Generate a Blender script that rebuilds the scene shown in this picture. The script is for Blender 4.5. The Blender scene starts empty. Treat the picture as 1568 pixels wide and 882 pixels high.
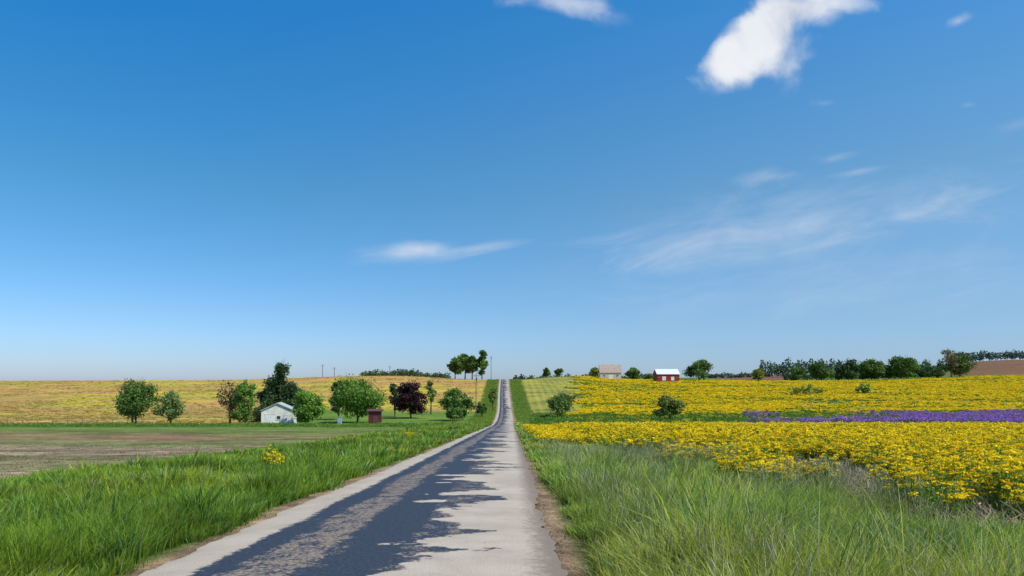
import bpy, math, numpy as np
from mathutils import Vector
rng=np.random.default_rng(7)
F=1045.0; H=2.04; HZ=590.0; CX=784.0
sc=bpy.context.scene
sc.view_settings.view_transform='Standard'; sc.view_settings.look='None'; sc.view_settings.exposure=0
# ---------------------------------------------------------------- helpers
def sm(a,b,x):
    t=np.clip((x-a)/(b-a),0,1); return t*t*(3-2*t)
_L=np.random.default_rng(3).random((256,256))
def vn(x,y,s):
    x=np.asarray(x,float)/s; y=np.asarray(y,float)/s
    xi=np.floor(x).astype(int); yi=np.floor(y).astype(int); fx=x-xi; fy=y-yi
    fx=fx*fx*(3-2*fx); fy=fy*fy*(3-2*fy)
    g=lambda a,b:_L[a%256,b%256]
    return (g(xi,yi)*(1-fx)+g(xi+1,yi)*fx)*(1-fy)+(g(xi,yi+1)*(1-fx)+g(xi+1,yi+1)*fx)*fy
def fbm(x,y,s):
    return 0.5*vn(x,y,s)+0.3*vn(x+31,y+17,s/2.1)+0.2*vn(x+77,y+5,s/4.3)
# ---------------------------------------------------------------- terrain function
cols_px=np.array([-900,0,300,600,772,860,1000,1250,1568,2500],float)
cols_t=(cols_px-CX)/F
rows=[ (200,[645,645,645,644,641,640,640,639,637,634]),
 (250,[632,632,632,631,629.5,628,627,626,624,620]),
 (300,[618,618,617,613,609,609,611,613,610,605]),
 (360,[603,603,602,595,591,592,598,601,597,590]),
 (420,[592,592,590,582,581,582,590,592,587,582]),
 (500,[583,583,582,575.5,584,577,583,585,577,572]),
 (650,[586,586,585,580,588,582,581,581,571,565]),
 (900,[590,590,589,587,590,588,581,577,559,554]),
 (1500,[592,592,591,589,590,588,579,573,551,549]),
 (3000,[592,592,592,590,590,588,580,575,553,552]),
 (9000,[592,592,592,591,591,589,584,580,560,560])]
ys=np.array([-150,0,75,120,150]+[r[0] for r in rows],float)
ZT=np.zeros((len(ys),len(cols_px)))
for i in range(5): ZT[i,:]=-0.045*ys[i]
for k,r in enumerate(rows): ZT[5+k,:]=H-(np.array(r[1])-HZ)/F*r[0]
dy=np.diff(ys); dl=np.diff(ZT,axis=0)/dy[:,None]
M=np.zeros_like(ZT); M[0]=dl[0]; M[-1]=dl[-1]
for i in range(1,len(ys)-1):
    w1=2*dy[i]+dy[i-1]; w2=dy[i]+2*dy[i-1]
    a=dl[i-1]; b=dl[i]; ok=(a*b)>0
    M[i]=np.where(ok,(w1+w2)/(w1/np.where(ok,a,1)+w2/np.where(ok,b,1)),0)
def base_z(x,y):
    x=np.asarray(x,float); y=np.asarray(y,float)
    i=np.clip(np.searchsorted(ys,y)-1,0,len(ys)-2); h=dy[i]; s=np.clip((y-ys[i])/h,0,1)
    h00=2*s**3-3*s**2+1;h10=s**3-2*s**2+s;h01=-2*s**3+3*s**2;h11=s**3-s**2
    t=np.clip(x/np.maximum(y,30),cols_t[0],cols_t[-1]-1e-6)
    j=np.clip(np.searchsorted(cols_t,t)-1,0,len(cols_t)-2); f=(t-cols_t[j])/(cols_t[j+1]-cols_t[j]); f=f*f*(3-2*f)
    ev=lambda j:h00*ZT[i,j]+h10*h*M[i,j]+h01*ZT[i+1,j]+h11*h*M[i+1,j]
    return ev(j)*(1-f)+ev(j+1)*f
def road_x(y):
    y=np.asarray(y,float)
    return -2.1-2.6*sm(170,440,y)
HW=2.75
def ground(x,y):
    x=np.asarray(x,float); y=np.asarray(y,float)
    d=np.abs(x-road_x(y))-HW
    zr=base_z(road_x(y),y); z=base_z(x,y)
    w=sm(3,14,d); z=zr*(1-w)+z*w
    z=z+np.interp(d,[-0.5,-0.15,0.0,0.5,3,5,9],[-0.16,-0.12,-0.03,-0.05,-0.28,-0.25,0])
    z=z+(fbm(x,y,6)-0.5)*0.25*sm(1.5,8,d)
    return z
def road_z(y): return base_z(road_x(y),y)
def P(px,depth): return (px-CX)/F*depth
# ---------------------------------------------------------------- node helper
class NT:
    def __init__(s,tree): s.t=tree; s.n=tree.nodes; s.l=tree.links; s.n.clear()
    def node(s,typ,**kw):
        n=s.n.new(typ)
        for k,v in kw.items(): setattr(n,k,v)
        return n
    def put(s,sock,v):
        if hasattr(v,'node') : s.l.new(v,sock)
        elif v is not None: sock.default_value=v
    def m(s,op,a,b=None,c=None,clamp=False):
        n=s.node('ShaderNodeMath',operation=op,use_clamp=clamp); s.put(n.inputs[0],a)
        if b is not None: s.put(n.inputs[1],b)
        if c is not None: s.put(n.inputs[2],c)
        return n.outputs[0]
    def noise(s,vec,scale,detail=4,rough=0.5,dist=0.0):
        n=s.node('ShaderNodeTexNoise'); s.put(n.inputs['Vector'],vec); n.inputs['Scale'].default_value=scale
        n.inputs['Detail'].default_value=detail; n.inputs['Roughness'].default_value=rough; n.inputs['Distortion'].default_value=dist
        return n.outputs[0]
    def mix(s,f,a,b,mode='MIX'):
        n=s.node('ShaderNodeMix',data_type='RGBA',blend_type=mode)
        s.put(n.inputs[0],f); s.put(n.inputs[6],a); s.put(n.inputs[7],b); return n.outputs[2]
    def ramp(s,f,stops,interp='LINEAR'):
        n=s.node('ShaderNodeValToRGB'); cr=n.color_ramp; cr.interpolation=interp
        while len(cr.elements)<len(stops): cr.elements.new(0.5)
        for e,(p,c) in zip(cr.elements,stops):
            e.position=p; e.color=(c[0],c[1],c[2],1) if hasattr(c,'__len__') else (c,c,c,1)
        s.put(n.inputs[0],f); return n.outputs[0]
    def mr(s,v,a,b,c=0.0,d=1.0,smooth=True):
        n=s.node('ShaderNodeMapRange',interpolation_type='SMOOTHSTEP' if smooth else 'LINEAR')
        for i,q in enumerate((v,a,b,c,d)): s.put(n.inputs[i],q)
        return n.outputs[0]
    def comb(s,x,y,z=0.0):
        n=s.node('ShaderNodeCombineXYZ'); s.put(n.inputs[0],x); s.put(n.inputs[1],y); s.put(n.inputs[2],z); return n.outputs[0]
def newmat(name):
    m=bpy.data.materials.new(name); m.use_nodes=True; return m,NT(m.node_tree)
def finish(nt,shader):
    o=nt.node('ShaderNodeOutputMaterial'); nt.l.new(shader,o.inputs[0])
def principled(nt,col,rough=0.8,spec=0.2,bump=None,bs=0.3,bd=0.05):
    p=nt.node('ShaderNodeBsdfPrincipled'); nt.put(p.inputs['Base Color'],col); nt.put(p.inputs['Roughness'],rough)
    p.inputs['Specular IOR Level'].default_value=spec
    if bump is not None:
        b=nt.node('ShaderNodeBump'); b.inputs['Strength'].default_value=bs; b.inputs['Distance'].default_value=bd
        nt.put(b.inputs['Height'],bump); nt.l.new(b.outputs[0],p.inputs['Normal'])
    return p.outputs[0]
def foliage_mat(name,transl=0.3,var=0.25,spec=0.2,inst=True):
    m,nt=newmat(name)
    a=nt.node('ShaderNodeAttribute',attribute_name='Col'); col=a.outputs['Color']
    if inst:
        oi=nt.node('ShaderNodeObjectInfo')
        vm=nt.node('ShaderNodeVectorMath',operation='SCALE'); nt.put(vm.inputs[0],col)
        nt.put(vm.inputs['Scale'],nt.mr(oi.outputs['Random'],0,1,1-var,1+var,False)); col=vm.outputs[0]
    p=principled(nt,col,0.6,spec)
    tr=nt.node('ShaderNodeBsdfTranslucent'); nt.put(tr.inputs[0],col)
    mx=nt.node('ShaderNodeMixShader'); mx.inputs[0].default_value=transl
    nt.l.new(p,mx.inputs[1]); nt.l.new(tr.outputs[0],mx.inputs[2]); finish(nt,mx.outputs[0])
    return m
def plain_mat(name,col,rough=0.7,spec=0.3,nscale=3.0,amt=0.25):
    m,nt=newmat(name); tc=nt.node('ShaderNodeTexCoord')
    n=nt.noise(tc.outputs['Object'],nscale,5,0.6)
    c=nt.mix(nt.mr(n,0.3,0.7),tuple(v*(1-amt) for v in col)+(1,),tuple(min(1,v*(1+amt)) for v in col)+(1,))
    finish(nt,principled(nt,c,rough,spec,n,0.2,0.02)); return m
# ---------------------------------------------------------------- mesh builder
class MB:
    def __init__(s): s.v=[];s.c=[];s.f=[];s.mi=[];s.n=0
    def add(s,V,faces,col,mi=0):
        V=np.asarray(V,float).reshape(-1,3); col=np.asarray(col,float)
        if col.ndim==1: col=np.tile(col,(len(V),1))
        faces=np.asarray(faces,int)
        s.v.append(V); s.c.append(col); s.f.append(faces+s.n); s.mi.append(np.full(len(faces),mi)); s.n+=len(V)
    def leaves(s,C,size,col,asp=0.55,up=0.0,mi=0,r=rng):
        n=len(C)
        a=r.normal(size=(n,3)); a[:,2]*=(1-up); a/=np.linalg.norm(a,axis=1)[:,None]
        b=np.cross(a,r.normal(size=(n,3))); 
        if up>0: b=np.cross(a,np.array([0,0,1.0])+r.normal(size=(n,3))*0.35)
        b/=np.linalg.norm(b,axis=1)[:,None]
        sz=(np.ones(n)*size*r.uniform(0.6,1.3,n))[:,None]
        V=np.stack([C+a*sz,C+b*sz*asp,C-a*sz,C-b*sz*asp],1).reshape(-1,3)
        s.add(V,np.arange(4*n).reshape(n,4),np.repeat(col,4,axis=0) if np.ndim(col)==2 else col,mi)
    def limb(s,pts,rads,col,mi=0,k=6):
        pts=np.asarray(pts,float); V=[]
        for i,p in enumerate(pts):
            d=pts[min(i+1,len(pts)-1)]-pts[max(i-1,0)]; d=d/np.linalg.norm(d)
            u=np.cross(d,[0.3,1,0.1]); u/=np.linalg.norm(u); w=np.cross(d,u)
            for q in range(k):
                an=2*math.pi*q/k; V.append(p+rads[i]*(math.cos(an)*u+math.sin(an)*w))
        Fs=[[i*k+q,i*k+(q+1)%k,(i+1)*k+(q+1)%k,(i+1)*k+q] for i in range(len(pts)-1) for q in range(k)]
        s.add(V,Fs,col,mi)
    def blades(s,B,h,L,w,c0,c1,z0=0.0,rowsN=4,r=rng):
        n=len(B); a2=r.uniform(0,2*np.pi,n); sd=np.stack([np.cos(a2),np.sin(a2)],1)
        ts,ws=([0,0.4,0.75,1.0],[1,0.9,0.6,0.08]) if rowsN==4 else ([0,0.55,1.0],[1,0.8,0.08])
        ll=np.linalg.norm(L,axis=1); V=[];C=[]
        for t,ww in zip(ts,ws):
            x=B+L*(t**1.8); z=z0+h*t-0.3*ll*t**3
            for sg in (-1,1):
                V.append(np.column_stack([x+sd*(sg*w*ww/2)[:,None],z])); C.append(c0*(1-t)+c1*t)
        k=2*rowsN
        V=np.stack(V,1).reshape(-1,3); C=np.stack(C,1).reshape(-1,3)
        idx=np.arange(n)[:,None]*k
        f=np.concatenate([idx+np.array([[2*i,2*i+1,2*i+3,2*i+2]]) for i in range(rowsN-1)])
        s.add(V,f,C)
    def obj(s,name,mats,link=True,smooth=False):
        V=np.concatenate(s.v); C=np.concatenate(s.c); me=bpy.data.meshes.new(name)
        loops=np.concatenate([f.ravel() for f in s.f]); cnt=np.concatenate([np.full(len(f),f.shape[1]) for f in s.f])
        st=np.concatenate([[0],np.cumsum(cnt)[:-1]])
        me.vertices.add(len(V)); me.vertices.foreach_set('co',V.astype(np.float32).ravel())
        me.loops.add(len(loops)); me.loops.foreach_set('vertex_index',loops.astype(np.int32))
        me.polygons.add(len(cnt)); me.polygons.foreach_set('loop_start',st.astype(np.int32))
        me.polygons.foreach_set('material_index',np.concatenate(s.mi).astype(np.int32))
        if smooth: me.polygons.foreach_set('use_smooth',np.ones(len(cnt),bool))
        me.update(calc_edges=True)
        ca=me.color_attributes.new('Col','FLOAT_COLOR','POINT')
        ca.data.foreach_set('color',np.column_stack([np.clip(C,0,1),np.ones(len(C))]).astype(np.float32).ravel())
        for m in mats: me.materials.append(m)
        o=bpy.data.objects.new(name,me)
        if link: sc.collection.objects.link(o)
        return o
# ---------------------------------------------------------------- ground
def gcolor(x,y):
    n1=fbm(x,y,14); n2=fbm(x*0.35,y,9); n3=fbm(x+500,y+90,45); n4=vn(x,y,2.5)
    t=x/np.maximum(y,1); rx=road_x(y); d=np.abs(x-rx)-HW
    C=lambda *c:np.array(c)[None,:]
    W=lambda a:a[:,None]
    col=C(0.085,0.15,0.022)*W(0.8+0.5*n1)
    L=x<rx
    fm=sm(-15.4,-17,x+(n4-0.5)*1.2)*(1-sm(118,130,y))
    brown=C(0.33,0.235,0.15)*W(0.75+0.5*n1); grn=C(0.15,0.20,0.045)*W(0.8+0.4*n2); red=C(0.27,0.17,0.09)
    yy=y+(n2-0.5)*18+(n1-0.5)*8
    g1=sm(44,50,yy)*(1-sm(52,57,yy))*0.7; r1=sm(52,57,yy)*(1-sm(72,84,yy)); g2=sm(72,84,yy)
    bw=np.clip(1-g1-r1-g2,0,1)
    fc=brown*W(bw)+grn*W(g1)+red*W(r1)+grn*W(g2)
    gp=np.clip(sm(-32,-16,x)*0.5*sm(36,70,y)+0.45*sm(0.52,0.66,fbm(x*0.5,y+200,6)),0,0.8)
    fc=fc*W(1-gp)+grn*W(gp)
    fc=fc*W(1-0.3*sm(0.45,0.75,n4))
    col=col*W(1-fm)+fc*W(fm)
    # left hill golden
    hm=np.where(L,sm(152,168,y+(n1-0.5)*10),0)
    lawn=sm(-0.375,-0.34,t)*(1-sm(225,262,y+t*60))
    hm=hm*(1-lawn)
    hm=np.where(d<9,hm*sm(4,9,d),hm)
    gold=C(0.44,0.25,0.078)*W(0.7+0.6*n1); gy=C(0.44,0.36,0.04); gg=C(0.22,0.24,0.05)
    n5=fbm(x*0.22+9,y,7)
    a=sm(0.45,0.60,n2)*sm(0.36,0.52,fbm(x,y+300,60)); b=sm(0.50,0.64,n5)*0.8
    gc=gold*W(1-a)+gy*W(a); gc=gc*W(1-0.6*b)+gg*W(0.6*b)
    col=col*W(1-hm)+gc*W(hm)
    lw=lawn*L*sm(135,150,y)
    col=col*W(1-lw)+C(0.13,0.21,0.03)*W(lw*(0.7+0.5*n1))
    # right: first flower field ground
    m=sm(7.0,9.5,x+(n4-0.5)*2)*(1-sm(100,110,y))
    col=col*W(1-m)+C(0.29,0.21,0.13)*W(m*(0.7+0.5*n1))
    R=~L
    m=np.where(R,sm(205,225,y)*sm(4,9,d)*(1-sm(0.09,0.12,t+(n1-0.5)*0.03)),0)
    rowf=(0.5+0.5*np.sin(x*2*np.pi/3.4))*sm(0.2,0.6,n3+0.3)
    rc=C(0.30,0.25,0.06)*W(rowf)+C(0.14,0.20,0.035)*W(1-rowf)
    yb=sm(0.45,0.62,n2)*0.4
    rc=rc*W((0.75+0.5*n2)*(1-yb))+C(0.40,0.33,0.04)*W(yb)
    col=col*W(1-m)+rc*W(m)
    m=np.where(R,sm(205,224,y+(n1-0.5)*30-t*18)*sm(0.085,0.11,t+(n1-0.5)*0.03)*(1-sm(505,530,y+(n1-.5)*30)),0)
    yc=C(0.52,0.42,0.015)*W(0.8+0.4*n1); yg=C(0.16,0.20,0.03)
    a=sm(0.48,0.64,n2)*0.75; yc=yc*W(1-a)+yg*W(a)
    col=col*W(1-m)+yc*W(m)
    m=np.where(R,sm(520,560,y)*sm(0.28,0.32,t)*(1-sm(0.40,0.43,t)),0)+np.where(R,sm(560,600,y)*sm(0.62,0.66,t),0)
    m=np.clip(m,0,1)
    col=col*W(1-m)+C(0.17,0.088,0.045)*W(m*(0.7+0.6*n2))
    s=(1-sm(0.15,0.55,d+(n4-0.5)*0.5))
    col=col*W(1-s)+C(0.30,0.20,0.115)*W(s)
    return col
yr=[-150,-100,-60,-30,-15,-5,0]; y=1.0
while y<9000: yr.append(y); y+=max(0.45,y*0.0125)
yr=np.array(yr)
inner=np.array([0,1.5,2.4,2.62,2.78,2.95,3.2,3.6,4.2,5,6])
NO=170; uu=np.arange(1,NO+1)/NO; gro=(np.exp(uu*3.4)-1)/(math.exp(3.4)-1)
Wd=120+1.45*np.maximum(yr,0)
offp=np.concatenate([np.tile(inner,(len(yr),1)),6+gro[None,:]*(Wd[:,None]-6)],1)
off=np.concatenate([-offp[:,:0:-1],offp],1)
X=road_x(yr)[:,None]+off; Y=np.tile(yr[:,None],(1,X.shape[1]))
x=X.ravel(); y=Y.ravel(); z=ground(x,y); nc=X.shape[1]; nr=len(yr)
ii=(np.arange(nr-1)[:,None]*nc+np.arange(nc-1)[None,:]).ravel()
mb=MB(); mb.add(np.column_stack([x,y,z]),np.column_stack([ii,ii+1,ii+nc+1,ii+nc]),gcolor(x,y))
m,nt=newmat('ground_soil_and_turf')
at=nt.node('ShaderNodeAttribute',attribute_name='Col'); g=nt.node('ShaderNodeNewGeometry'); pos=g.outputs['Position']
na=nt.noise(pos,1.6,6,0.7); nf=nt.noise(pos,14,3,0.7)
mp=nt.node('ShaderNodeMapping'); mp.inputs['Scale'].default_value=(0.08,0.5,0.5); nt.l.new(pos,mp.inputs[0]); ns=nt.noise(mp.outputs[0],1.0,5,0.65)
k=nt.m('MULTIPLY',nt.mr(na,0.25,0.75,0.5,1.5),nt.mr(nf,0.25,0.75,0.6,1.4)); k=nt.m('MULTIPLY',k,nt.mr(ns,0.3,0.7,0.68,1.3))
vm=nt.node('ShaderNodeVectorMath',operation='SCALE'); nt.put(vm.inputs[0],at.outputs['Color']); nt.put(vm.inputs['Scale'],k)
finish(nt,principled(nt,vm.outputs[0],0.95,0.1,nt.m('ADD',na,nf),0.7,0.18))
mb.obj('ground',[m],smooth=True)
# ---------------------------------------------------------------- road
yr=np.concatenate([np.arange(-40,60,0.15),np.arange(60,470,1.0)])
us=np.array([0,0.04,0.12,0.25,0.4,0.5,0.6,0.75,0.88,0.96,1.0])
mb=MB(); V=[];UV=[]
for yv in yr:
    jl=(vn(0.3,yv,0.5)-0.5)*0.14+(vn(9,yv,5)-0.5)*0.2+(vn(2,yv,0.2)-.5)*.08; jr=(vn(5.3,yv,0.45)-0.5)*0.18+(vn(50,yv,5)-0.5)*0.24+(vn(2,yv,0.2)-.5)*.09
    rx=float(road_x(yv)); rz=float(road_z(yv))
    for u in us:
        xo=-HW+2*HW*u
        if u<0.02: xo-=jl
        if u>0.98: xo+=jr
        zz=rz+0.01+0.05*(1-(2*u-1)**2)-(0.025 if u in(0,1.0) else 0)
        V.append((rx+xo,yv,zz)); UV.append((xo+HW,yv))
nc=len(us); n=len(yr); ii=(np.arange(n-1)[:,None]*nc+np.arange(nc-1)[None,:]).ravel()
mb.add(V,np.column_stack([ii,ii+1,ii+nc+1,ii+nc]),(0.3,0.3,0.3))
m,nt=newmat('chipseal_asphalt')
ua=nt.node('ShaderNodeAttribute',attribute_name='ruv'); sp=nt.node('ShaderNodeSeparateXYZ'); nt.l.new(ua.outputs['Vector'],sp.inputs[0])
U=sp.outputs[0]; Vv=sp.outputs[1]; vec=ua.outputs['Vector']
d=nt.m('DIVIDE',U,5.5)
big=nt.m('SUBTRACT',nt.noise(nt.comb(nt.m('MULTIPLY',U,0.45),Vv,3.0),0.40,4,0.5),0.5)
big2=nt.m('SUBTRACT',nt.noise(nt.comb(nt.m('MULTIPLY',U,0.75),Vv,9.0),0.9,5,0.6),0.5)
med=nt.m('SUBTRACT',nt.noise(vec,6.0,7,0.8),0.5)
amp=nt.m('MULTIPLY',nt.mr(d,0.12,0.60,0.05,1.2),nt.mr(Vv,15,90,1.0,1.6))
dd=nt.m('ADD',nt.m('ADD',d,nt.m('MULTIPLY',nt.m('ADD',big,nt.m('MULTIPLY',big2,0.95)),amp)),nt.m('MULTIPLY',med,0.13))
tar=nt.ramp(dd,[(0.0,0),(0.125,0),(0.16,1),(0.635,1),(0.685,0),(1.0,0)])
sl=nt.m('SUBTRACT',nt.noise(nt.comb(nt.m('MULTIPLY',U,1.0),nt.m('MULTIPLY',Vv,0.22),8.0),0.9,6,0.65),0.5)
d2=nt.m('ADD',d,nt.m('MULTIPLY',sl,0.26))
wear=nt.ramp(d2,[(0.0,0.1),(0.18,0.1),(0.25,0.78),(0.37,0.86),(0.44,0.12),(0.54,0.05),(0.59,0.62),(0.7,0.7),(1,0.4)])
spk=nt.noise(vec,14,5,0.85)
spk2=nt.noise(vec,2.4,7,0.75)
thr=nt.m('SUBTRACT',0.70,nt.m('MULTIPLY',wear,0.25))
sm_=nt.m('ADD',nt.m('MULTIPLY',spk,0.45),nt.m('MULTIPLY',spk2,0.55))
worn=nt.mr(sm_,nt.m('SUBTRACT',thr,0.04),nt.m('ADD',thr,0.04))
dark=nt.mix(nt.mr(spk,0.35,0.65),(0.018,0.023,0.035,1),(0.052,0.060,0.080,1))
worncol=nt.mix(nt.mr(spk,0.38,0.62),(0.10,0.075,0.06,1),(0.34,0.26,0.19,1))
tarcol=nt.mix(worn,dark,worncol)
fine=nt.noise(vec,45,3,0.8); bl=nt.noise(vec,0.7,5,0.6)
beige=nt.mix(nt.mr(bl,0.3,0.7),(0.42,0.345,0.265,1),(0.53,0.445,0.35,1))
beige=nt.mix(nt.mr(fine,0.42,0.72,0,0.65),beige,(0.18,0.14,0.10,1))
beige=nt.mix(nt.mr(sm_,0.55,0.66,0,0.5),beige,(0.15,0.125,0.11,1))
vo=nt.node('ShaderNodeTexVoronoi',feature='DISTANCE_TO_EDGE'); vo.inputs['Scale'].default_value=0.33
dv=nt.node('ShaderNodeVectorMath',operation='ADD'); nt.put(dv.inputs[0],vec); nt.put(dv.inputs[1],nt.comb(med,nt.m('MULTIPLY',med,2.0),0.0)); nt.l.new(dv.outputs[0],vo.inputs['Vector'])
crack=nt.mr(vo.outputs['Distance'],0.0,0.004,0.35,0.0)
beige=nt.mix(crack,beige,(0.10,0.085,0.07,1))
edgew=nt.mr(nt.m('ADD',d,nt.m('MULTIPLY',med,0.22)),0.90,0.99,0,0.85)
beige=nt.mix(edgew,beige,(0.17,0.13,0.10,1))
tarf=nt.m('MULTIPLY',nt.mr(tar,0.2,0.8),nt.mr(sm_,0.58,0.68,1.0,0.65))
colr=nt.mix(tarf,beige,tarcol)
finish(nt,principled(nt,colr,nt.mr(tarf,0,1,0.9,0.66),0.25,nt.m('ADD',fine,spk),0.5,0.016))
ro=mb.obj('country_road',[m],smooth=True)
ra=ro.data.attributes.new('ruv','FLOAT_VECTOR','POINT')
ra.data.foreach_set('vector',np.column_stack([np.array(UV),np.zeros(len(UV))]).astype(np.float32).ravel())
# ---------------------------------------------------------------- instancing
def scatter(name,protos,x,y,scale,zs=None,dz=0.0,tilt=0.12):
    col=bpy.data.collections.new(name+'_variants')
    for p in protos: col.objects.link(p)
    n=len(x); z=ground(x,y)+dz
    me=bpy.data.meshes.new(name); me.vertices.add(n)
    me.vertices.foreach_set('co',np.column_stack([x,y,z]).astype(np.float32).ravel())
    rot=np.column_stack([rng.normal(0,tilt,n),rng.normal(0,tilt,n),rng.uniform(0,6.28,n)])
    zs=np.ones(n) if zs is None else zs
    sca=np.column_stack([scale,scale,scale*zs])
    for nm,a in (('irot',rot),('iscl',sca)):
        at=me.attributes.new(nm,'FLOAT_VECTOR','POINT'); at.data.foreach_set('vector',a.astype(np.float32).ravel())
    at=me.attributes.new('iidx','INT','POINT'); at.data.foreach_set('value',rng.integers(0,len(protos),n).astype(np.int32))
    o=bpy.data.objects.new(name,me); sc.collection.objects.link(o)
    ng=bpy.data.node_groups.new(name+'_gn','GeometryNodeTree')
    ng.interface.new_socket('Geometry',in_out='INPUT',socket_type='NodeSocketGeometry')
    ng.interface.new_socket('Geometry',in_out='OUTPUT',socket_type='NodeSocketGeometry')
    N=ng.nodes; gi=N.new('NodeGroupInput'); go=N.new('NodeGroupOutput'); ip=N.new('GeometryNodeInstanceOnPoints')
    ci=N.new('GeometryNodeCollectionInfo'); ci.inputs['Collection'].default_value=col
    ci.inputs['Separate Children'].default_value=True; ci.inputs['Reset Children'].default_value=True
    ng.links.new(gi.outputs[0],ip.inputs['Points']); ng.links.new(ci.outputs[0],ip.inputs['Instance'])
    ip.inputs['Pick Instance'].default_value=True
    for nm,typ,sk in (('irot','FLOAT_VECTOR','Rotation'),('iscl','FLOAT_VECTOR','Scale'),('iidx','INT','Instance Index')):
        a=N.new('GeometryNodeInputNamedAttribute'); a.data_type=typ; a.inputs['Name'].default_value=nm
        ng.links.new(a.outputs[0],ip.inputs[sk])
    ng.links.new(ip.outputs[0],go.inputs[0])
    md=o.modifiers.new('instances','NODES'); md.node_group=ng
    return o
grass_m=foliage_mat('grass_blades',0.32,0.28,0.15); grassf_m=foliage_mat('grass_field_blades',0.34,0,0.15,False)
flower_m=foliage_mat('flower_plant',0.3,0.13,0.1)
def A(*c): return np.array(c,float)
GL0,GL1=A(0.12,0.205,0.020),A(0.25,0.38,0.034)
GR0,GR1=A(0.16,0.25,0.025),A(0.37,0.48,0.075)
def blade_field(name,n,x0,x1,y0,y1,hf,c0,c1,keep,straw=0.08,per=22,rowsN=4,lean=0.75,wk=1.0):
    nc=int(n/per); u=rng.random(nc); yc=y0*(y1/y0)**u; xc=rng.uniform(x0,x1,nc)
    k=(np.abs(xc)<0.84*yc+2.5)&keep(xc,yc); xc,yc=xc[k],yc[k]; nc=len(xc)
    hc=hf(xc,yc)*rng.uniform(0.65,1.35,nc)*np.where(rng.random(nc)<0.06,1.5,1.0)
    tone=0.5+1.05*fbm(xc+7,yc+3,2.2); warm=sm(0.38,0.62,fbm(xc+70,yc+30,4)); kind=rng.random(nc)*0.7+0.45*fbm(xc+170,yc+30,3)
    X=np.repeat(xc,per);Y=np.repeat(yc,per); m_=len(X)
    o=rng.normal(0,1,(m_,2))*(0.055+0.0035*Y)[:,None]; B=np.column_stack([X,Y])+o
    h=np.repeat(hc,per)*rng.uniform(0.45,1.1,m_)
    ld=o/np.linalg.norm(o,axis=1)[:,None]+rng.normal(0,0.6,(m_,2))+A(0.35,-0.15); ld/=np.linalg.norm(ld,axis=1)[:,None]
    L=ld*(h*lean*rng.uniform(0.1,1.0,m_))[:,None]
    kb=np.repeat(kind,per)>0.80
    w=np.clip(0.00125*Y,0.009,0.25)*rng.uniform(0.6,1.3,m_)*wk*np.where(kb,1.7,1.0)
    v=(np.repeat(tone,per)*rng.uniform(0.7,1.3,m_))[:,None]; wr=np.repeat(warm,per)[:,None]
    tint=1+wr*A(0.4,0.14,-0.05)
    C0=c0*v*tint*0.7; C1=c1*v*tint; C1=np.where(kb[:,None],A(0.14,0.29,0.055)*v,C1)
    st=(rng.random(m_)<straw*(0.4+1.4*np.repeat(warm,per)))[:,None]
    C1=np.where(st,A(0.50,0.48,0.24)*np.minimum(v,1.2),C1)
    z0=ground(B[:,0],B[:,1])-0.02
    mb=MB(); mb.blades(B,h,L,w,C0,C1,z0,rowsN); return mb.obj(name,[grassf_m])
ed=lambda x,y:np.abs(x-road_x(y))-HW
lh=lambda x,y:(0.10+0.70*fbm(x,y,2.0))*np.clip(0.35+ed(x,y)*0.4,0.25,1)*np.clip(1.25-0.06*(-x-8),0.6,1.2)
lk=lambda x,y:(ed(x,y)>0.28+0.6*vn(x,y,1.3))&(x>-15.4+1.6*vn(x,y,2))
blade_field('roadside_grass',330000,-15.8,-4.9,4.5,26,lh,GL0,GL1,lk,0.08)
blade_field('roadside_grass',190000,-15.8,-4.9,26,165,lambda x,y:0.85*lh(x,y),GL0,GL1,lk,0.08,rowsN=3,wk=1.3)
rh=lambda x,y:(0.12+1.15*fbm(x,y,2.2))*np.clip(0.3+ed(x,y)*0.35,0.22,1)*(1-0.42*sm(3.5,8,x))
rk=lambda x,y:(ed(x,y)>0.3+0.6*vn(x,y,1.1))&(x<6.4+3.4*fbm(x,y,4))
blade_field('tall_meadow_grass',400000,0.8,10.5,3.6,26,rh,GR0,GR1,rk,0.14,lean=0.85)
blade_field('tall_meadow_grass',150000,0.8,10.5,26,175,lambda x,y:0.6*rh(x,y),GR0,GR1,lambda x,y:(ed(x,y)>0.4)&((x<4.6+3*fbm(x,y,4))|(y>100)),0.14,rowsN=3,wk=1.3)
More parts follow.
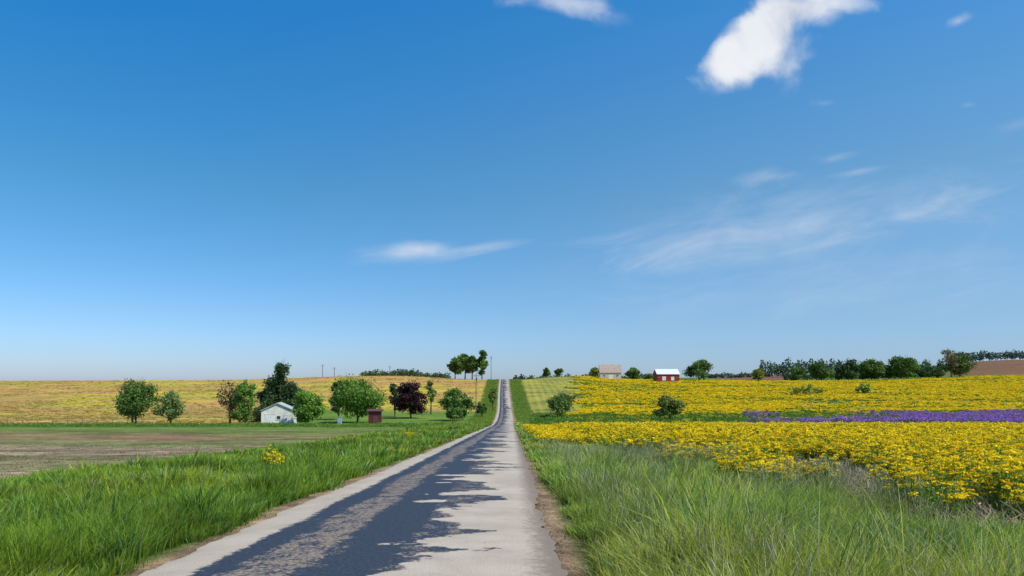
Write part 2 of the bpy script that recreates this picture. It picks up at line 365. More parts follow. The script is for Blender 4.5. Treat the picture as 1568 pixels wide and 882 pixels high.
def grass_proto(n,rad,h0,h1,w0,lean,c0,c1,seed=0.0,straw=0.1,sc_=(0.46,0.46,0.26)):
    mb=MB(); r=rng.random(n)**0.6*rad; a=rng.uniform(0,6.28,n)
    B=np.column_stack([r*np.cos(a),r*np.sin(a)]); h=rng.uniform(h0,h1,n)*(1-0.35*(r/rad)**2)
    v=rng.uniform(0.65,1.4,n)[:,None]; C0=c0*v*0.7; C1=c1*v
    st=rng.random(n)<straw; C1=np.where(st[:,None],A(0.44,0.43,0.18)*v,C1)
    an=rng.uniform(0,6.28,n); ln=rng.uniform(0.2,1,n)*lean*h
    mb.blades(B,h,np.column_stack([np.cos(an)*ln,np.sin(an)*ln]),w0*rng.uniform(0.6,1.3,n),C0,C1,0.0,3)
    if seed>0:
        k=max(1,int(n*seed)); r=rng.random(k)**0.6*rad; a=rng.uniform(0,6.28,k); hh=rng.uniform(h1*0.95,h1*1.25,k)
        an=rng.uniform(0,6.28,k); ln=hh*0.25
        for q in range(k):
            b=A(r[q]*math.cos(a[q]),r[q]*math.sin(a[q]),0); dv=A(math.cos(an[q])*ln[q],math.sin(an[q])*ln[q],0)
            pts=[b+dv*t**1.8+A(0,0,hh[q]*t) for t in (0,0.5,0.85,1.0)]
            mb.limb(pts,[w0*0.16]*3+[w0*0.1],A(0.26,0.34,0.10),0,3)
            mb.limb([pts[2],(pts[2]+pts[3])/2,pts[3]],[w0*0.15,w0*0.42,w0*0.15],A(*sc_),0,4)
    return mb.obj('grass_tuft',[grass_m],False)
def region(n,x0,x1,y0,y1,pw=1.0,cull=True):
    u=rng.random(n); y=y0+(y1-y0)*u**pw; x=rng.uniform(x0,x1,n)
    if cull: k=(np.abs(x)<0.86*y+3); x,y=x[k],y[k]
    return x,y
sd_=[grass_proto(8,0.2,0.4,0.8,0.012,0.6,GR0,GR1,0.6,0.4) for _ in range(4)]
x,y=region(2200,1.6,8.5,4,34,1.0); k=fbm(x,y+60,3)>0.43; x,y=x[k],y[k]; scatter('seeding_grass',sd_,x,y,rng.uniform(0.7,1.2,len(x)))
ps=[grass_proto(36,0.8,0.3,0.6,0.07,0.7,GL0,GL1,0,0.1) for i in range(3)]
for s in(-1,1):
    n=2600; y=rng.uniform(150,420,n); x=road_x(y)+s*(HW+0.9+rng.random(n)*6)
    scatter('roadside_grass',ps,x,y,np.full(n,1.0),0.4+0.6*fbm(x,y,5))
sp_=[grass_proto(14,0.3,0.04,0.12,0.02,0.9,A(0.17,0.15,0.06),A(0.30,0.24,0.10),0,0.6) for i in range(4)]
x,y=region(4500,-75,-16,16,50,1.3); scatter('field_stubble',sp_,x,y,np.full(len(x),1.0))
gt=[grass_proto(22,0.9,0.25,0.6,0.11,0.8,A(.30,.20,.05),A(.46,.34,.08),0,0.3) for i in range(3)]
n=12000; t=rng.uniform(-0.82,-0.05,n); y=160+320*rng.random(n); x=t*y; k=~((t>-0.36)&(y+t*60<255))&(fbm(x*.3,y,8)>0.45); x,y=x[k],y[k]
scatter('dry_hill_grass',gt,x,y,rng.uniform(0.6,1.1,len(x)))
# ---------------------------------------------------------------- flowers
YL=A(0.93,0.69,0.012)
def flower_proto(h,spread,numb,nfl,fs,petal,leafn,leafs,stem=0.006,headr=0.05,gl=A(0.15,0.26,0.035),hmin=0.7):
    mb=MB()
    for b in range(numb):
        a=rng.uniform(0,6.28); r=rng.random()**0.5*spread; top=A(r*math.cos(a),r*math.sin(a),h*rng.uniform(hmin,1.08)*(1-0.2*(r/spread)**2))
        base=A(top[0]*0.25,top[1]*0.25,0); mid=(base+top)/2+A(0,0,0.03)
        mb.limb([base,mid,top],[stem*1.3,stem,stem*0.6],gl*1.1,0,3)
        dirs=rng.normal(size=(nfl,3)); dirs[:,2]=np.abs(dirs[:,2])*0.5
        dirs/=np.linalg.norm(dirs,axis=1)[:,None]
        C=top+dirs*headr*rng.uniform(0.4,1.1,(nfl,1))*A(1.25,1.25,0.7)
        v=rng.uniform(0.75,1.1,(nfl,1)); cc=petal*v; cc[:,1]*=rng.uniform(0.88,1.1,nfl)
        mb.leaves(C,fs,cc,0.9,up=0.5)
    n=leafn; a=rng.uniform(0,6.28,n); r=rng.random(n)**0.5*spread*0.9; C=np.column_stack([r*np.cos(a),r*np.sin(a),rng.uniform(0.05,0.9,n)*h])
    mb.leaves(C,leafs,gl*rng.uniform(0.7,1.4,(n,1)),0.3)
    return mb.obj('flower_plant',[flower_m],False)
fn=[flower_proto(rng.uniform(0.6,0.95),0.24,int(rng.integers(4,12)),20,0.025,YL,65,0.055,headr=0.06,hmin=0.6) for _ in range(9)]
ff=[flower_proto(rng.uniform(0.6,0.95),0.42,11,8,0.058,YL,65,0.10,0.010,0.08,hmin=0.62) for _ in range(6)]
def dens(x,y): return fbm(x+40,y+11,3.2)
x,y=region(15000,5.5,42,8,42,0.85); edge=6.0+3*vn(x,y+9,5); k=(dens(x,y)>0.57-0.24*sm(0,8,x-edge))&(x>edge-0.6); x,y=x[k],y[k]
k=(rng.random(len(x))<0.42+0.43*sm(14,28,y)); x,y=x[k],y[k]
scatter('yellow_wildflowers',fn,x,y,rng.uniform(0.6,1.3,len(x)))
x,y=region(12500,4.5,100,40,108,0.75); k=(dens(x,y)>0.35)&(fbm(x*0.4,y,7)>0.33)&(x>4.5+3*vn(x,y,5)); x,y=x[k],y[k]
scatter('yellow_wildflowers',ff,x,y,rng.uniform(0.65,1.3,len(x)))
x,y=region(1500,2.0,6.5,50,118,1.0); k=dens(x,y)>0.45; x,y=x[k],y[k]
scatter('yellow_wildflowers',ff,x,y,rng.uniform(0.6,1.0,len(x)))
wd=[grass_proto(24,0.35,0.12,0.45,0.02,0.9,A(0.15,0.22,0.03),A(0.25,0.34,0.05),0.0,0.35) for i in range(5)]
x,y=region(6500,6.5,60,7,60,1.0); k=fbm(x,y+70,4)>0.46; x,y=x[k],y[k]; scatter('field_weeds',wd,x,y,rng.uniform(0.7,1.3,len(x)))
st_=[]
for _ in range(3):
    mb=MB()
    for q in range(10):
        b=A(rng.uniform(-.4,.4),rng.uniform(-.4,.4),0.02); dv=A(rng.normal(0,.2),rng.normal(0,.2),rng.uniform(0.03,.35))
        mb.limb([b,b+dv*0.5,b+dv],[0.010,0.009,0.006],A(0.52,0.42,0.30)*rng.uniform(0.6,1.2),0,4)
    st_.append(mb.obj('dry_stalks',[flower_m],False))
x,y=region(4500,7.5,30,8,36,1.0); scatter('dry_stalks',st_,x,y,rng.uniform(0.8,1.2,len(x)))
# second field
fd=[flower_proto(0.7,0.8,12,6,0.12,YL,26,0.22,0.01,0.14) for _ in range(4)]
n=42000; t=rng.uniform(0.05,0.95,n); y=200+315*rng.random(n)**0.8; x=t*y
k=(y+(fbm(x,y,14)-0.5)*34-t*18>212)&(t+(fbm(x,y,14)-.5)*0.07>0.095)&(fbm(x*0.35,y,9)<0.56+0.14*rng.random(n))&(fbm(x,y,3.5)>0.34); x,y=x[k],y[k]
scatter('yellow_wildflowers',fd,x,y,rng.uniform(0.7,1.4,len(x)))
gb=[]
for _ in range(4):
    mb=MB(); n=70; a=rng.uniform(0,6.28,n); r=rng.random(n)**0.5; C=np.column_stack([r*np.cos(a)*0.9,r*np.sin(a)*0.9,rng.random(n)*(0.9-0.4*r)])
    mb.leaves(C,0.17,A(0.12,0.215,0.03)*rng.uniform(0.6,1.5,(n,1)),0.4); gb.append(mb.obj('weed_clump',[flower_m],False))
n=11000; t=rng.uniform(0.03,0.95,n); y=rng.uniform(107,225,n); x=t*y; k=x>3; x,y=x[k],y[k]
scatter('green_weeds',gb,x,y,rng.uniform(0.7,1.4,len(x)),rng.uniform(0.4,1.0,len(x))*(0.2+1.6*fbm(x,y,12)))
n=4500; t=rng.uniform(0.09,0.95,n); y=rng.uniform(225,510,n); x=t*y; k=fbm(x*0.3,y,9)>0.52; x,y=x[k],y[k]
scatter('green_weeds',gb,x,y,rng.uniform(0.9,1.6,len(x)))
n=1800; t=rng.uniform(0.08,0.95,n); y=rng.uniform(150,215,n); x=t*y; k=fbm(x,y,7)>0.53; x,y=x[k],y[k]
scatter('yellow_wildflowers',ff,x,y,rng.uniform(0.8,1.3,len(x)))
pf=[flower_proto(1.2,0.6,9,9,0.08,A(0.42,0.17,0.64),50,0.15,0.01,0.13,hmin=0.55) for _ in range(4)]
n=8500; t=rng.uniform(0.34,0.95,n); y=rng.uniform(125,212,n); x=t*y; k=(fbm(x*0.35,y*0.8,8)>0.60-0.12*sm(0.48,0.62,t))&(rng.random(n)<0.5+0.35*sm(.5,.6,t)); x,y=x[k],y[k]
scatter('purple_wildflowers',pf,x,y,rng.uniform(0.6,1.5,len(x)))
x=np.array([P(415,27),P(421,27.5),P(409,28),P(425,28.2),P(418,26.5),P(630,60),P(626,62)]); y=np.array([27,27.5,28,28.2,26.5,60,62.])
scatter('yellow_wildflowers',fn,x,y,np.full(len(x),1.25))
wf=[flower_proto(0.8,0.08,3,14,0.010,A(0.72,0.72,0.66),16,0.04,0.003,0.028) for _ in range(3)]
x,y=region(16,1.8,5,8,16,1.0); scatter('white_wildflowers',wf,x,y,rng.uniform(0.7,1.1,len(x)))
# ---------------------------------------------------------------- trees
leaf_m=foliage_mat('tree_leaves',0.3,0,0.2,False)
bark_m=plain_mat('bark',(0.12,0.09,0.07),0.9,0.1,2.0,0.35)
def tree(name,px,depth,top,w,col,base=None,trunk=0.15,kind='round',dense=1.0,leaf=None):
    x0=P(px,depth); z0=float(ground(np.array([x0]),np.array([depth]))[0])-0.1
    Ht=H+(HZ-top)/F*depth-z0; Wt=w/F*depth*1.08; mb=MB()
    th=Ht*trunk; ch=Ht-th; hpx=Ht/depth*F
    N=int(np.clip(w*hpx*2.0*dense,900,12000)); ls=leaf or (0.08+0.0013*depth)
    org=A(x0,depth,z0); col=A(*col)*1.75
    K=int(np.clip(20+w*hpx/110,20,60))
    cen=[];rad=[]; lop=rng.normal(0,0.10,2)*Wt
    for i in range(K):
        if kind=='conifer':
            f=rng.random()**1.2; prof=(1-f)**0.75*0.95+0.08; a=rng.uniform(0,6.28); rr=prof*Wt/2*rng.uniform(0.35,0.85)
            c=A(rr*math.cos(a),rr*math.sin(a),th+f*ch*0.93); R=Wt*(0.07+0.09*(1-f))
        else:
            d=rng.normal(size=3); d/=np.linalg.norm(d); q=rng.random()**0.4
            zc=d[2]*q; prof=1.0
            if kind=='bush': zc=abs(zc)*1.5-0.5
            if kind=='tall': prof=0.75+0.35*(-zc)
            if kind=='vase': prof=0.85+0.25*zc
            if kind=='full': prof=0.95-0.12*zc
            j=rng.uniform(0.8,1.12)
            c=A(d[0]*q*Wt*0.40*prof*j+lop[0]*zc,d[1]*q*Wt*0.40*prof*j+lop[1]*zc,th+ch*0.5+zc*ch*0.41*rng.uniform(0.85,1.05)); R=min(Wt,ch*1.2)*rng.uniform(0.07,0.18)
        cen.append(c);rad.append(R)
    cen=np.array(cen);rad=np.array(rad)
    tr=max(0.08,Ht*0.02); lean=rng.normal(0,0.02*Ht,2)
    topz=th+ch*(0.9 if kind=='conifer' else 0.62)
    tp=[A(0,0,-0.2),A(lean[0]*.2,lean[1]*.2,th*0.7+0.1),A(lean[0]*.6,lean[1]*.6,(th+topz)/2),A(lean[0],lean[1],topz)]
    tp=[org+p for p in tp]; mb.limb(tp,[tr*1.25,tr,tr*0.6,tr*0.15],A(0.1,0.08,0.06),1,7)
    for i in range(min(K,18)):
        c=org+cen[i]; f=np.clip((cen[i][2]-0.25*ch)/max(topz,0.1),0.1,0.9); s=tp[1]*(1-f)+tp[2]*f if f<0.5 else tp[2]*(1-f)+tp[3]*f
        mid=(s+c)/2+A(0,0,0.05*ch); mb.limb([s,mid,c],[tr*0.4,tr*0.22,tr*0.06],A(0.1,0.08,0.06),1,4)
        for _ in range(6 if dense<0.6 else 3):
            e=c+rng.normal(size=3)*rad[i]*0.9+A(0,0,rad[i]*0.6); mb.limb([mid,(mid+e)/2,e],[tr*0.14,tr*0.10,tr*0.04],A(0.1,0.08,0.06),1,3)
    w_=rad**2/np.sum(rad**2); idx=rng.choice(K,N,p=w_)
    dd=rng.normal(size=(N,3)); dd/=np.linalg.norm(dd,axis=1)[:,None]
    rr=rad[idx]*(rng.random(N)**0.4)*rng.choice([1,1,1,1.5],N)
    C=cen[idx]+dd*rr[:,None]*A(1.1,1.1,0.8)
    C[:,2]=np.maximum(C[:,2],0.1)
    cb=rng.uniform(0.6,1.35,K)[idx]; cv=col*(cb*rng.uniform(0.7,1.35,N))[:,None]
    cv[:,0]*=rng.uniform(0.85,1.25,N)
    mb.leaves(org+C,ls,cv,0.55)
    return mb.obj(name,[leaf_m,bark_m])
G=(0.065,0.115,0.022); BG=(0.085,0.165,0.022); DG=(0.035,0.065,0.022); OG=(0.12,0.15,0.035); MR=(0.026,0.011,0.013)
T=[('deciduous_tree',208,156,575,62,G,0.05,'full',0.62),('deciduous_tree',203,159,573,40,(.09,.12,.04),0.2,'vase',0.3),('deciduous_tree',262,158,596,50,(0.11,0.15,0.045),0.03,'full',0.55),
('budding_tree',352,165,577,46,(0.11,0.085,0.045),0.1,'vase',0.17),('deciduous_tree',376,162,571,36,BG,0.12,'vase',0.35),('shrub',368,161,618,36,G,0.0,'bush',0.6),
('pine_tree',431,192,553,74,DG,0.05,'conifer',1.2),('pine_tree',418,195,568,44,DG,0.05,'round',1.0),('pine_tree',445,194,565,40,DG,0.05,'round',1.0),('maple_tree',472,160,587,52,BG,0.05,'full',1.2),
('maple_tree',547,184,571,84,(0.075,0.14,0.022),0.05,'full',1.1),('deciduous_tree',519,205,576,28,DG,0.05,'full',1.0),
('deciduous_tree',605,222,577,20,DG,0.05,'tall',1.0),('purple_leaf_plum_tree',629,212,579,48,MR,0.06,'full',1.2),
('deciduous_tree',660,235,576,20,OG,0.2,'tall',0.5),('deciduous_tree',690,195,590,38,G,0.02,'full',0.9),('deciduous_tree',709,190,600,34,G,0.02,'full',1.0),
('shrub',693,183,622,30,G,0.02,'bush',1.2),('shrub',738,215,612,20,G,0.02,'bush',1.1),('shrub',755,250,584,14,OG,0.05,'bush',.8),
('cottonwood_tree',697,470,542,23,G,0.14,'full',2.2),('cottonwood_tree',712,475,534,28,G,0.14,'full',2.2),('cottonwood_tree',723,470,538,22,G,0.14,'full',2.0),('cottonwood_tree',738,468,533,20,G,0.05,'full',2.4),
('round_bush',858,200,596,46,(0.085,0.125,0.03),0.0,'bush',1.3),('round_bush',1025,178,604,48,(0.11,0.14,0.03),0.0,'bush',1.0),
('deciduous_tree',837,495,562,13,G,0.08,'full',2.4),('deciduous_tree',856,495,562,12,G,0.08,'full',2.4),
('deciduous_tree',911,510,561,19,OG,0.05,'full',2.2),('deciduous_tree',970,505,561,27,G,0.02,'full',2.2),
('deciduous_tree',1070,495,549,47,(0.055,0.095,0.022),0.02,'full',1.6),('deciduous_tree',1162,505,562,26,OG,0.02,'full',1.8),
('deciduous_tree',1222,520,562,26,G,0.02,'full',1.8),('deciduous_tree',1257,520,553,36,(0.055,0.095,0.022),0.02,'full',1.6),
('deciduous_tree',1298,530,549,40,DG,0.02,'full',1.6),('deciduous_tree',1334,530,547,42,G,0.02,'full',1.6),
('deciduous_tree',1380,525,544,56,G,0.02,'full',1.6),('deciduous_tree',1412,530,556,34,DG,0.02,'full',1.6),
('deciduous_tree',1470,500,536,42,(0.07,0.11,0.03),0.03,'full',1.0),('dead_tree',1456,495,528,30,(0.10,0.10,0.05),0.1,'vase',0.13),
('shrub',1437,500,564,26,OG,0.02,'bush',1.5),('shrub',1235,330,588,62,(0.15,0.19,0.03),0.0,'bush',0.4),('shrub',1322,345,586,30,(0.15,0.19,0.03),0.0,'bush',0.5),
('weed_bush',925,20.5,722,36,(0.10,0.18,0.03),0.0,'bush',0.8)]
for q in T:
    tree(q[0],q[1],q[2],q[3],q[4],q[5],trunk=q[6],kind=q[7],dense=q[8],leaf=(0.06 if q[0]=='weed_bush' else None))
def treeline(name,p0,p1,depth,top,varh,base,n,col=(0.05,0.085,0.03)):
    mb=MB(); 
    nc=int((p1-p0)/7)+2
    for i in range(nc):
        px=p0+(p1-p0)*(i+rng.uniform(-.4,.4))/nc; dpt=depth*rng.uniform(0.97,1.06); x0=P(px,dpt)
        z0=float(ground(np.array([x0]),np.array([dpt]))[0]); zt=H+(HZ-(top+rng.uniform(0,varh)))/F*dpt
        hh=max(zt-z0,3); R=rng.uniform(5,9)/F*dpt; K=n
        mb.limb([A(x0,dpt,z0-1),A(x0,dpt,z0+hh*0.6)],[hh*0.03,hh*0.01],A(0.08,0.06,0.05),1,5)
        d=rng.normal(size=(K,3)); d/=np.linalg.norm(d,axis=1)[:,None]; d*=rng.random((K,1))**0.4
        C=A(x0,dpt,z0+hh*0.55)+d*A(R,R,hh*0.45); C+=rng.normal(size=C.shape)*R*0.08
        mb.leaves(C,dpt*0.0016,A(*col)*1.7*rng.uniform(0.6,1.35)*rng.uniform(0.7,1.3,(K,1)),0.7)
    return mb.obj(name,[leaf_m,bark_m])
treeline('distant_treeline',556,640,620,564,6,575,110)
treeline('distant_treeline',640,690,640,569,3,575,90)
treeline('distant_treeline',790,1010,800,572,5,580,100)
treeline('distant_treeline',1170,1320,900,547,12,570,150,(0.05,0.085,0.045))
treeline('distant_treeline',1300,1480,760,549,14,570,150,(0.05,0.085,0.035))
treeline('distant_treeline',1480,1700,1500,536,5,552,110,(0.055,0.09,0.065))
treeline('distant_treeline',1085,1180,1000,571,4,578,90,(0.06,0.09,0.05))
treeline('distant_treeline',1205,1430,540,567,6,580,100,(0.05,0.085,0.025))
# ---------------------------------------------------------------- buildings
def emp(name,x,y,z,rz=0):
    e=bpy.data.objects.new(name,None); sc.collection.objects.link(e); e.location=(x,y,z); e.rotation_euler=(0,0,rz); return e
def part(parent,name,V,Fc,mat):
    me=bpy.data.meshes.new(name); me.from_pydata([tuple(v) for v in V],[],Fc); me.materials.append(mat)
    o=bpy.data.objects.new(name,me); sc.collection.objects.link(o); o.parent=parent; return o
def box(parent,name,a,b,mat):
    V=[(x,y,z) for x in(a[0],b[0]) for y in(a[1],b[1]) for z in(a[2],b[2])]
    return part(parent,name,V,[(0,1,3,2),(4,6,7,5),(0,4,5,1),(2,3,7,6),(0,2,6,4),(1,5,7,3)],mat)
def siding(name,col,sc_=3.0,axis='h'):
    m,nt=newmat(name); tc=nt.node('ShaderNodeTexCoord'); s=nt.node('ShaderNodeSeparateXYZ'); nt.l.new(tc.outputs['Object'],s.inputs[0])
    c=nt.m('ADD',s.outputs[0],s.outputs[1]) if axis=='v' else s.outputs[2]
    w=nt.m('PINGPONG',nt.m('MULTIPLY',c,sc_),0.5); n=nt.noise(tc.outputs['Object'],0.8,5,0.6)
    f=nt.m('MULTIPLY',nt.mr(w,0,0.12,0.75,1.0),nt.mr(n,0.3,0.7,0.8,1.1))
    vm=nt.node('ShaderNodeVectorMath',operation='SCALE'); vm.inputs[0].default_value=col; nt.put(vm.inputs['Scale'],f)
    finish(nt,principled(nt,vm.outputs[0],0.6,0.3,w,0.3,0.03)); return m
def gable(name,px,depth,wpx,wall_h,ridge_h,length,rz,mw,mr_,mt,doors=(),wins=(),ridge_x=True,sink=0.2):
    x=P(px,depth); z=float(ground(np.array([x]),np.array([depth]))[0])-sink
    e=emp(name,x,depth,z,rz); a=wpx/F*depth/2; b=length/2
    if ridge_x:
        V=[(-a,-b,-1),(a,-b,-1),(a,b,-1),(-a,b,-1),(-a,-b,wall_h),(a,-b,wall_h),(a,b,wall_h),(-a,b,wall_h),(-a,0,ridge_h),(a,0,ridge_h)]
        Fw=[(0,1,5,4),(2,3,7,6),(1,2,6,9,5),(3,0,4,8,7)]
        o=0.4; s=(ridge_h-wall_h)/b; t=0.15
        R=[(-a-o,-b-o,wall_h-s*o+.03),(a+o,-b-o,wall_h-s*o+.03),(a+o,0,ridge_h+.03),(-a-o,0,ridge_h+.03),(-a-o,b+o,wall_h-s*o+.03),(a+o,b+o,wall_h-s*o+.03)]
    else:
        V=[(-a,-b,-1),(a,-b,-1),(a,b,-1),(-a,b,-1),(-a,-b,wall_h),(a,-b,wall_h),(a,b,wall_h),(-a,b,wall_h),(0,-b,ridge_h),(0,b,ridge_h)]
        Fw=[(0,1,5,8,4),(2,3,7,9,6),(1,2,6,5),(3,0,4,7)]
        o=0.3; s=(ridge_h-wall_h)/a; t=0.15
        R=[(-a-o,-b-o,wall_h-s*o+.03),(-a-o,b+o,wall_h-s*o+.03),(0,b+o,ridge_h+.03),(0,-b-o,ridge_h+.03),(a+o,-b-o,wall_h-s*o+.03),(a+o,b+o,wall_h-s*o+.03)]
    part(e,'walls',V,Fw,mw)
    R2=[(p[0],p[1],p[2]+t) for p in R]
    Fr=[(0,1,2,3),(3,2,5,4)]
    Fr2=[tuple(q+6 for q in f[::-1]) for f in Fr]
    rim=[(0,1,7,6),(4,5,11,10),(0,3,9,6),(3,4,10,9),(1,2,8,7),(2,5,11,8)]
    part(e,'roof',R+R2,Fr+Fr2+rim,mr_)
    for i,(cx,w,h) in enumerate(doors):
        box(e,'door_%d'%(i+1),(cx-w/2,-b-0.06,0.2),(cx+w/2,-b-0.01,0.2+h),mt)
        box(e,'door_lintel_%d'%(i+1),(cx-w/2-.1,-b-0.09,0.2+h+.003),(cx+w/2+.1,-b-0.01,0.35+h),mw)
    for i,(cx,z0,w,h) in enumerate(wins):
        box(e,'window_%d'%(i+1),(cx-w/2,-b-0.05,z0),(cx+w/2,-b-0.01,z0+h),glass)
        box(e,'window_sill_%d'%(i+1),(cx-w/2-.1,-b-0.10,z0-0.12),(cx+w/2+.1,-b-0.01,z0-0.003),mt)
    return e
glass=plain_mat('window_glass',(0.04,0.05,0.06),0.15,0.5)
white=siding('white_metal_siding',(0.74,0.71,0.64),3,'v'); wroof=plain_mat('white_metal_roof',(0.62,0.63,0.64),0.5,0.4,1.0,0.1); groof=plain_mat('grey_metal_roof',(0.42,0.42,0.42),0.6,0.3,1.0,0.15)
redm=siding('red_barn_siding',(0.30,0.022,0.018),2,'v'); maroon=siding('maroon_siding',(0.13,0.022,0.02),3,'v')
trim=plain_mat('white_trim',(0.7,0.7,0.68),0.6); troof=plain_mat('weathered_shingles',(0.36,0.27,0.22),0.85,0.2,1.5,0.3)
tan=siding('weathered_white_boards',(0.55,0.50,0.44),2,'v'); darkr=plain_mat('dark_roof',(0.10,0.05,0.045),0.8)
gable('white_shed',428,168,46,3.4,5.1,8,math.radians(12),white,groof,trim,doors=[(-1.6,2.4,2.3),(2.0,0.9,2.0)],wins=[(0.3,1.3,0.8,0.8)],ridge_x=False,sink=-0.1)
gable('maroon_shed',574.5,170,19,3.4,3.75,3.2,math.radians(8),maroon,darkr,darkr,doors=[(0.2,1.3,2.1)],ridge_x=True)
gable('red_barn',1020,475,34,4.6,8.0,11,0.05,redm,wroof,trim,doors=[(-3,2.6,2.8),(3,2.2,2.6)],wins=[(6,2.4,1,1),(-6.3,2.4,1,1)],sink=-0.6)
gable('old_barn',934,480,32,4.6,10.0,12,-0.06,tan,troof,trim,doors=[(0,3.4,2.9)],wins=[(-4.5,1.8,1,1),(4.5,1.8,1,1)],sink=-0.2)
# utility poles
wood=plain_mat('pole_wood',(0.16,0.12,0.09),0.9,0.1,4,0.3); grey=plain_mat('insulator',(0.35,0.36,0.38),0.4)
def pole(px,depth,top):
    x=P(px,depth); z=float(ground(np.array([x]),np.array([depth]))[0]); h=H+(HZ-top)/F*depth-z
    mb=MB(); w=max(0.15,depth*0.00045)
    mb.limb([A(0,0,-0.3),A(0,0,h*0.5),A(0.03,0,h)],[w,w*0.85,w*0.65],A(1,1,1),0,8)
    mb.limb([A(-1.2,-0.12,h-0.9),A(1.2,-0.12,h-0.9)],[w*0.45,w*0.45],A(1,1,1),0,4)
    for q in(-1.05,-0.4,0.4,1.05): mb.limb([A(q,-0.12,h-0.85),A(q,-0.12,h-0.6)],[0.07,0.05],A(1,1,1),1,6)
    mb.limb([A(0.32,-0.1,h-2.4),A(0.32,-0.1,h-1.5)],[0.22,0.22],A(1,1,1),1,8)
    o=mb.obj('utility_pole',[wood,grey]); o.location=(x,depth,z); return o
pole(729,212,571); pole(752,455,545); pole(494,480,558); pole(512,490,562); pole(597,520,560)
mb=MB(); fx=np.arange(-170,-75,3.2)
for xx in fx:
    yy=150+0.02*xx; z=float(ground(np.array([xx]),np.array([yy]))[0])
    mb.limb([A(xx,yy,z-0.2),A(xx+rng.normal(0,.03),yy,z+1.25)],[0.07,0.06],A(1,1,1),0,6)
for hgt in(0.4,0.8,1.15):
    pts=[A(xx,150+0.02*xx-0.1,float(ground(np.array([xx]),np.array([150+0.02*xx]))[0])+hgt) for xx in fx]
    mb.limb(pts,[0.012]*len(pts),A(1,1,1),1,4)
mb.obj('wire_fence',[wood,grey])
n=2500; x=rng.uniform(-190,-12,n); y=rng.uniform(128,158,n); k=fbm(x,y,10)>0.42; x,y=x[k],y[k]
scatter('fence_row_weeds',gb,x,y,rng.uniform(0.6,1.1,len(x)),rng.uniform(0.3,0.9,len(x)))
e=emp('utility_cabinet',P(520,168),168,float(ground(np.array([P(520,168)]),np.array([168.]))[0]))
bl=plain_mat('cabinet_paint',(0.30,0.42,0.5),0.5)
box(e,'plinth',(-0.6,-0.4,-0.1),(0.6,0.4,0.15),grey); box(e,'body',(-0.5,-0.3,0.153),(0.5,0.3,1.7),bl); box(e,'cap',(-0.58,-0.38,1.703),(0.58,0.38,1.8),grey); box(e,'door',(-0.42,-0.34,0.25),(0.42,-0.303,1.6),bl)
# ---------------------------------------------------------------- sun, sky
az=math.radians(118); el=math.radians(52)
S=Vector((math.sin(az)*math.cos(el),math.cos(az)*math.cos(el),math.sin(el)))
ld=bpy.data.lights.new('sun','SUN'); ld.energy=5.0; ld.angle=math.radians(0.5); ld.color=(1.0,0.955,0.88)
lo=bpy.data.objects.new('sun',ld); sc.collection.objects.link(lo); lo.rotation_euler=S.to_track_quat('Z','Y').to_euler()
w=bpy.data.worlds.new('World'); sc.world=w; w.use_nodes=True; nt=NT(w.node_tree)
sky=nt.node('ShaderNodeTexSky',sky_type='NISHITA'); sky.sun_disc=False; sky.sun_elevation=el; sky.sun_rotation=az
sky.air_density=1.0; sky.dust_density=0.6; sky.ozone_density=2.5; sky.altitude=100
hs=nt.node('ShaderNodeHueSaturation'); nt.l.new(sky.outputs[0],hs.inputs['Color']); hs.inputs['Saturation'].default_value=1.25; hs.inputs['Hue'].default_value=0.495
g=nt.node('ShaderNodeTexCoord'); sp=nt.node('ShaderNodeSeparateXYZ'); nt.l.new(g.outputs['Generated'],sp.inputs[0])
q=2.5
gain=nt.ramp(nt.m('MAXIMUM',sp.outputs[2],0.0),[(0.0,(.84/q,1.0/q,1.60/q)),(0.10,(.84/q,1.08/q,1.42/q)),(0.26,(.72/q,1.20/q,1.33/q)),(0.50,(.28/q,1.42/q,1.85/q)),(0.8,(.4/q,1.2/q,1.5/q))])
vs=nt.node('ShaderNodeVectorMath',operation='MULTIPLY'); nt.put(vs.inputs[0],hs.outputs[0]); nt.put(vs.inputs[1],gain)
vs2=nt.node('ShaderNodeVectorMath',operation='SCALE'); nt.put(vs2.inputs[0],vs.outputs[0]); vs2.inputs['Scale'].default_value=q
haze=nt.m('MULTIPLY',nt.mr(sp.outputs[0],-0.6,0.7,0.0,0.48),nt.mr(sp.outputs[2],0.0,0.6,1.0,0.2))
skyc=nt.mix(haze,vs2.outputs[0],(3.1,4.9,6.8,1))
dyv=nt.m('MAXIMUM',sp.outputs[1],0.05); u=nt.m('DIVIDE',sp.outputs[0],dyv); v=nt.m('DIVIDE',sp.outputs[2],dyv)
front=nt.mr(sp.outputs[1],0.1,0.3)
n_big=nt.m('SUBTRACT',nt.noise(nt.comb(u,v,1.7),10.0,7,0.56,0.3),0.5)
n_str=nt.m('SUBTRACT',nt.noise(nt.comb(u,nt.m('MULTIPLY',nt.m('SUBTRACT',v,nt.m('MULTIPLY',u,0.18)),4.0),0.4),5.0,6,0.62,0.8),0.5)
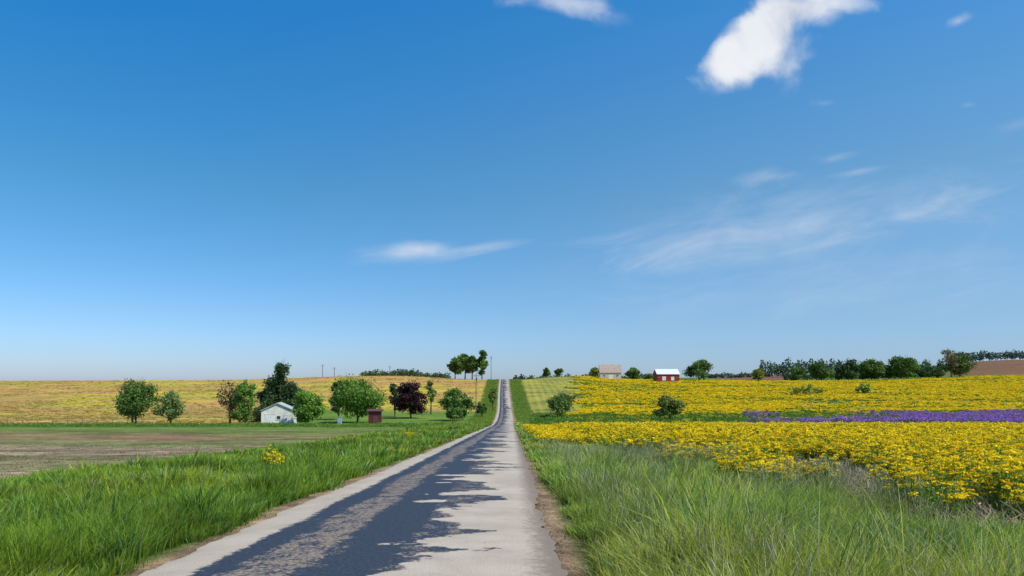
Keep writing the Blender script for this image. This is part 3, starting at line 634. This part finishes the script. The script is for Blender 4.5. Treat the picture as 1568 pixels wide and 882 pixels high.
def cloud(px,py,rx,ry,ang,namp,dens_,noise,soft=0.6):
    cu=(px-CX)/F; cv=(HZ-py)/F; du=nt.m('SUBTRACT',u,cu); dv=nt.m('SUBTRACT',v,cv)
    c,s=math.cos(math.radians(ang)),math.sin(math.radians(ang))
    a=nt.m('DIVIDE',nt.m('ADD',nt.m('MULTIPLY',du,c),nt.m('MULTIPLY',dv,s)),rx/F)
    b=nt.m('DIVIDE',nt.m('SUBTRACT',nt.m('MULTIPLY',dv,c),nt.m('MULTIPLY',du,s)),ry/F)
    r=nt.m('SQRT',nt.m('ADD',nt.m('MULTIPLY',a,a),nt.m('MULTIPLY',b,b)))
    f=nt.m('ADD',nt.m('SUBTRACT',1.0,r),nt.m('MULTIPLY',noise,namp))
    return nt.mr(f,0.0,soft,0.0,dens_)
cl=[cloud(1170,52,125,56,44,1.6,0.94,n_big,0.65),cloud(1120,90,50,38,20,1.4,0.92,n_big,0.65),cloud(1225,12,90,36,0,2.0,0.8,n_big,0.9),cloud(1300,6,50,18,0,3.0,0.4,n_big,1.1),cloud(1215,80,48,60,-10,3.0,0.45,n_big,1.1),cloud(1180,98,62,26,0,2.4,0.5,n_big,.9),
 cloud(865,4,110,24,-4,2.8,0.55,n_big,1.3),cloud(945,25,40,25,-4,3.0,0.15,n_big,1.3),cloud(1266,158,34,13,5,3.4,0.42,n_big,1.5),cloud(1469,31,26,12,25,3.4,0.45,n_big,1.5),cloud(1482,161,16,5,5,2.2,0.12,n_big,1.4),
 cloud(615,388,130,24,2,1.8,0.42,n_str,1.3),cloud(735,380,90,12,9,1.8,0.34,n_str,1.3),cloud(640,381,55,16,0,1.8,0.42,n_big,1.2),
 cloud(1230,345,440,85,9,2.0,0.36,n_str,1.8),cloud(1400,325,180,34,14,2.2,0.22,n_str,1.7),cloud(1040,375,170,34,5,2.2,0.22,n_str,1.6),cloud(1185,271,75,16,6,2.4,0.28,n_str,1.4),cloud(1275,243,55,14,8,2.4,0.28,n_str,1.4),cloud(1310,263,60,11,10,2.4,0.26,n_str,1.4),
 cloud(1250,430,460,85,4,2.0,0.24,n_str,1.8),cloud(1560,190,60,14,15,2.4,0.14,n_str,1.4)]
tot=None
for c in cl:
    inv=nt.m('SUBTRACT',1.0,c); tot=inv if tot is None else nt.m('MULTIPLY',tot,inv)
tot=nt.m('MULTIPLY',nt.m('SUBTRACT',1.0,tot),front)
shade=nt.mix(nt.mr(n_big,-0.14,0.14),(6.6,7.0,7.8,1),(8.6,8.8,9.2,1))
cc=nt.mix(tot,skyc,shade)
bg=nt.node('ShaderNodeBackground'); nt.l.new(cc,bg.inputs[0]); bg.inputs[1].default_value=0.1
o=nt.node('ShaderNodeOutputWorld'); nt.l.new(bg.outputs[0],o.inputs[0])
# ---------------------------------------------------------------- camera
cd=bpy.data.cameras.new('camera'); cd.lens=24; cd.sensor_width=36; cd.shift_y=(HZ-441)/1568; cd.clip_start=0.1; cd.clip_end=20000
co=bpy.data.objects.new('camera',cd); sc.collection.objects.link(co); co.location=(0,0,H); co.rotation_euler=(math.pi/2,0,0); sc.camera=co
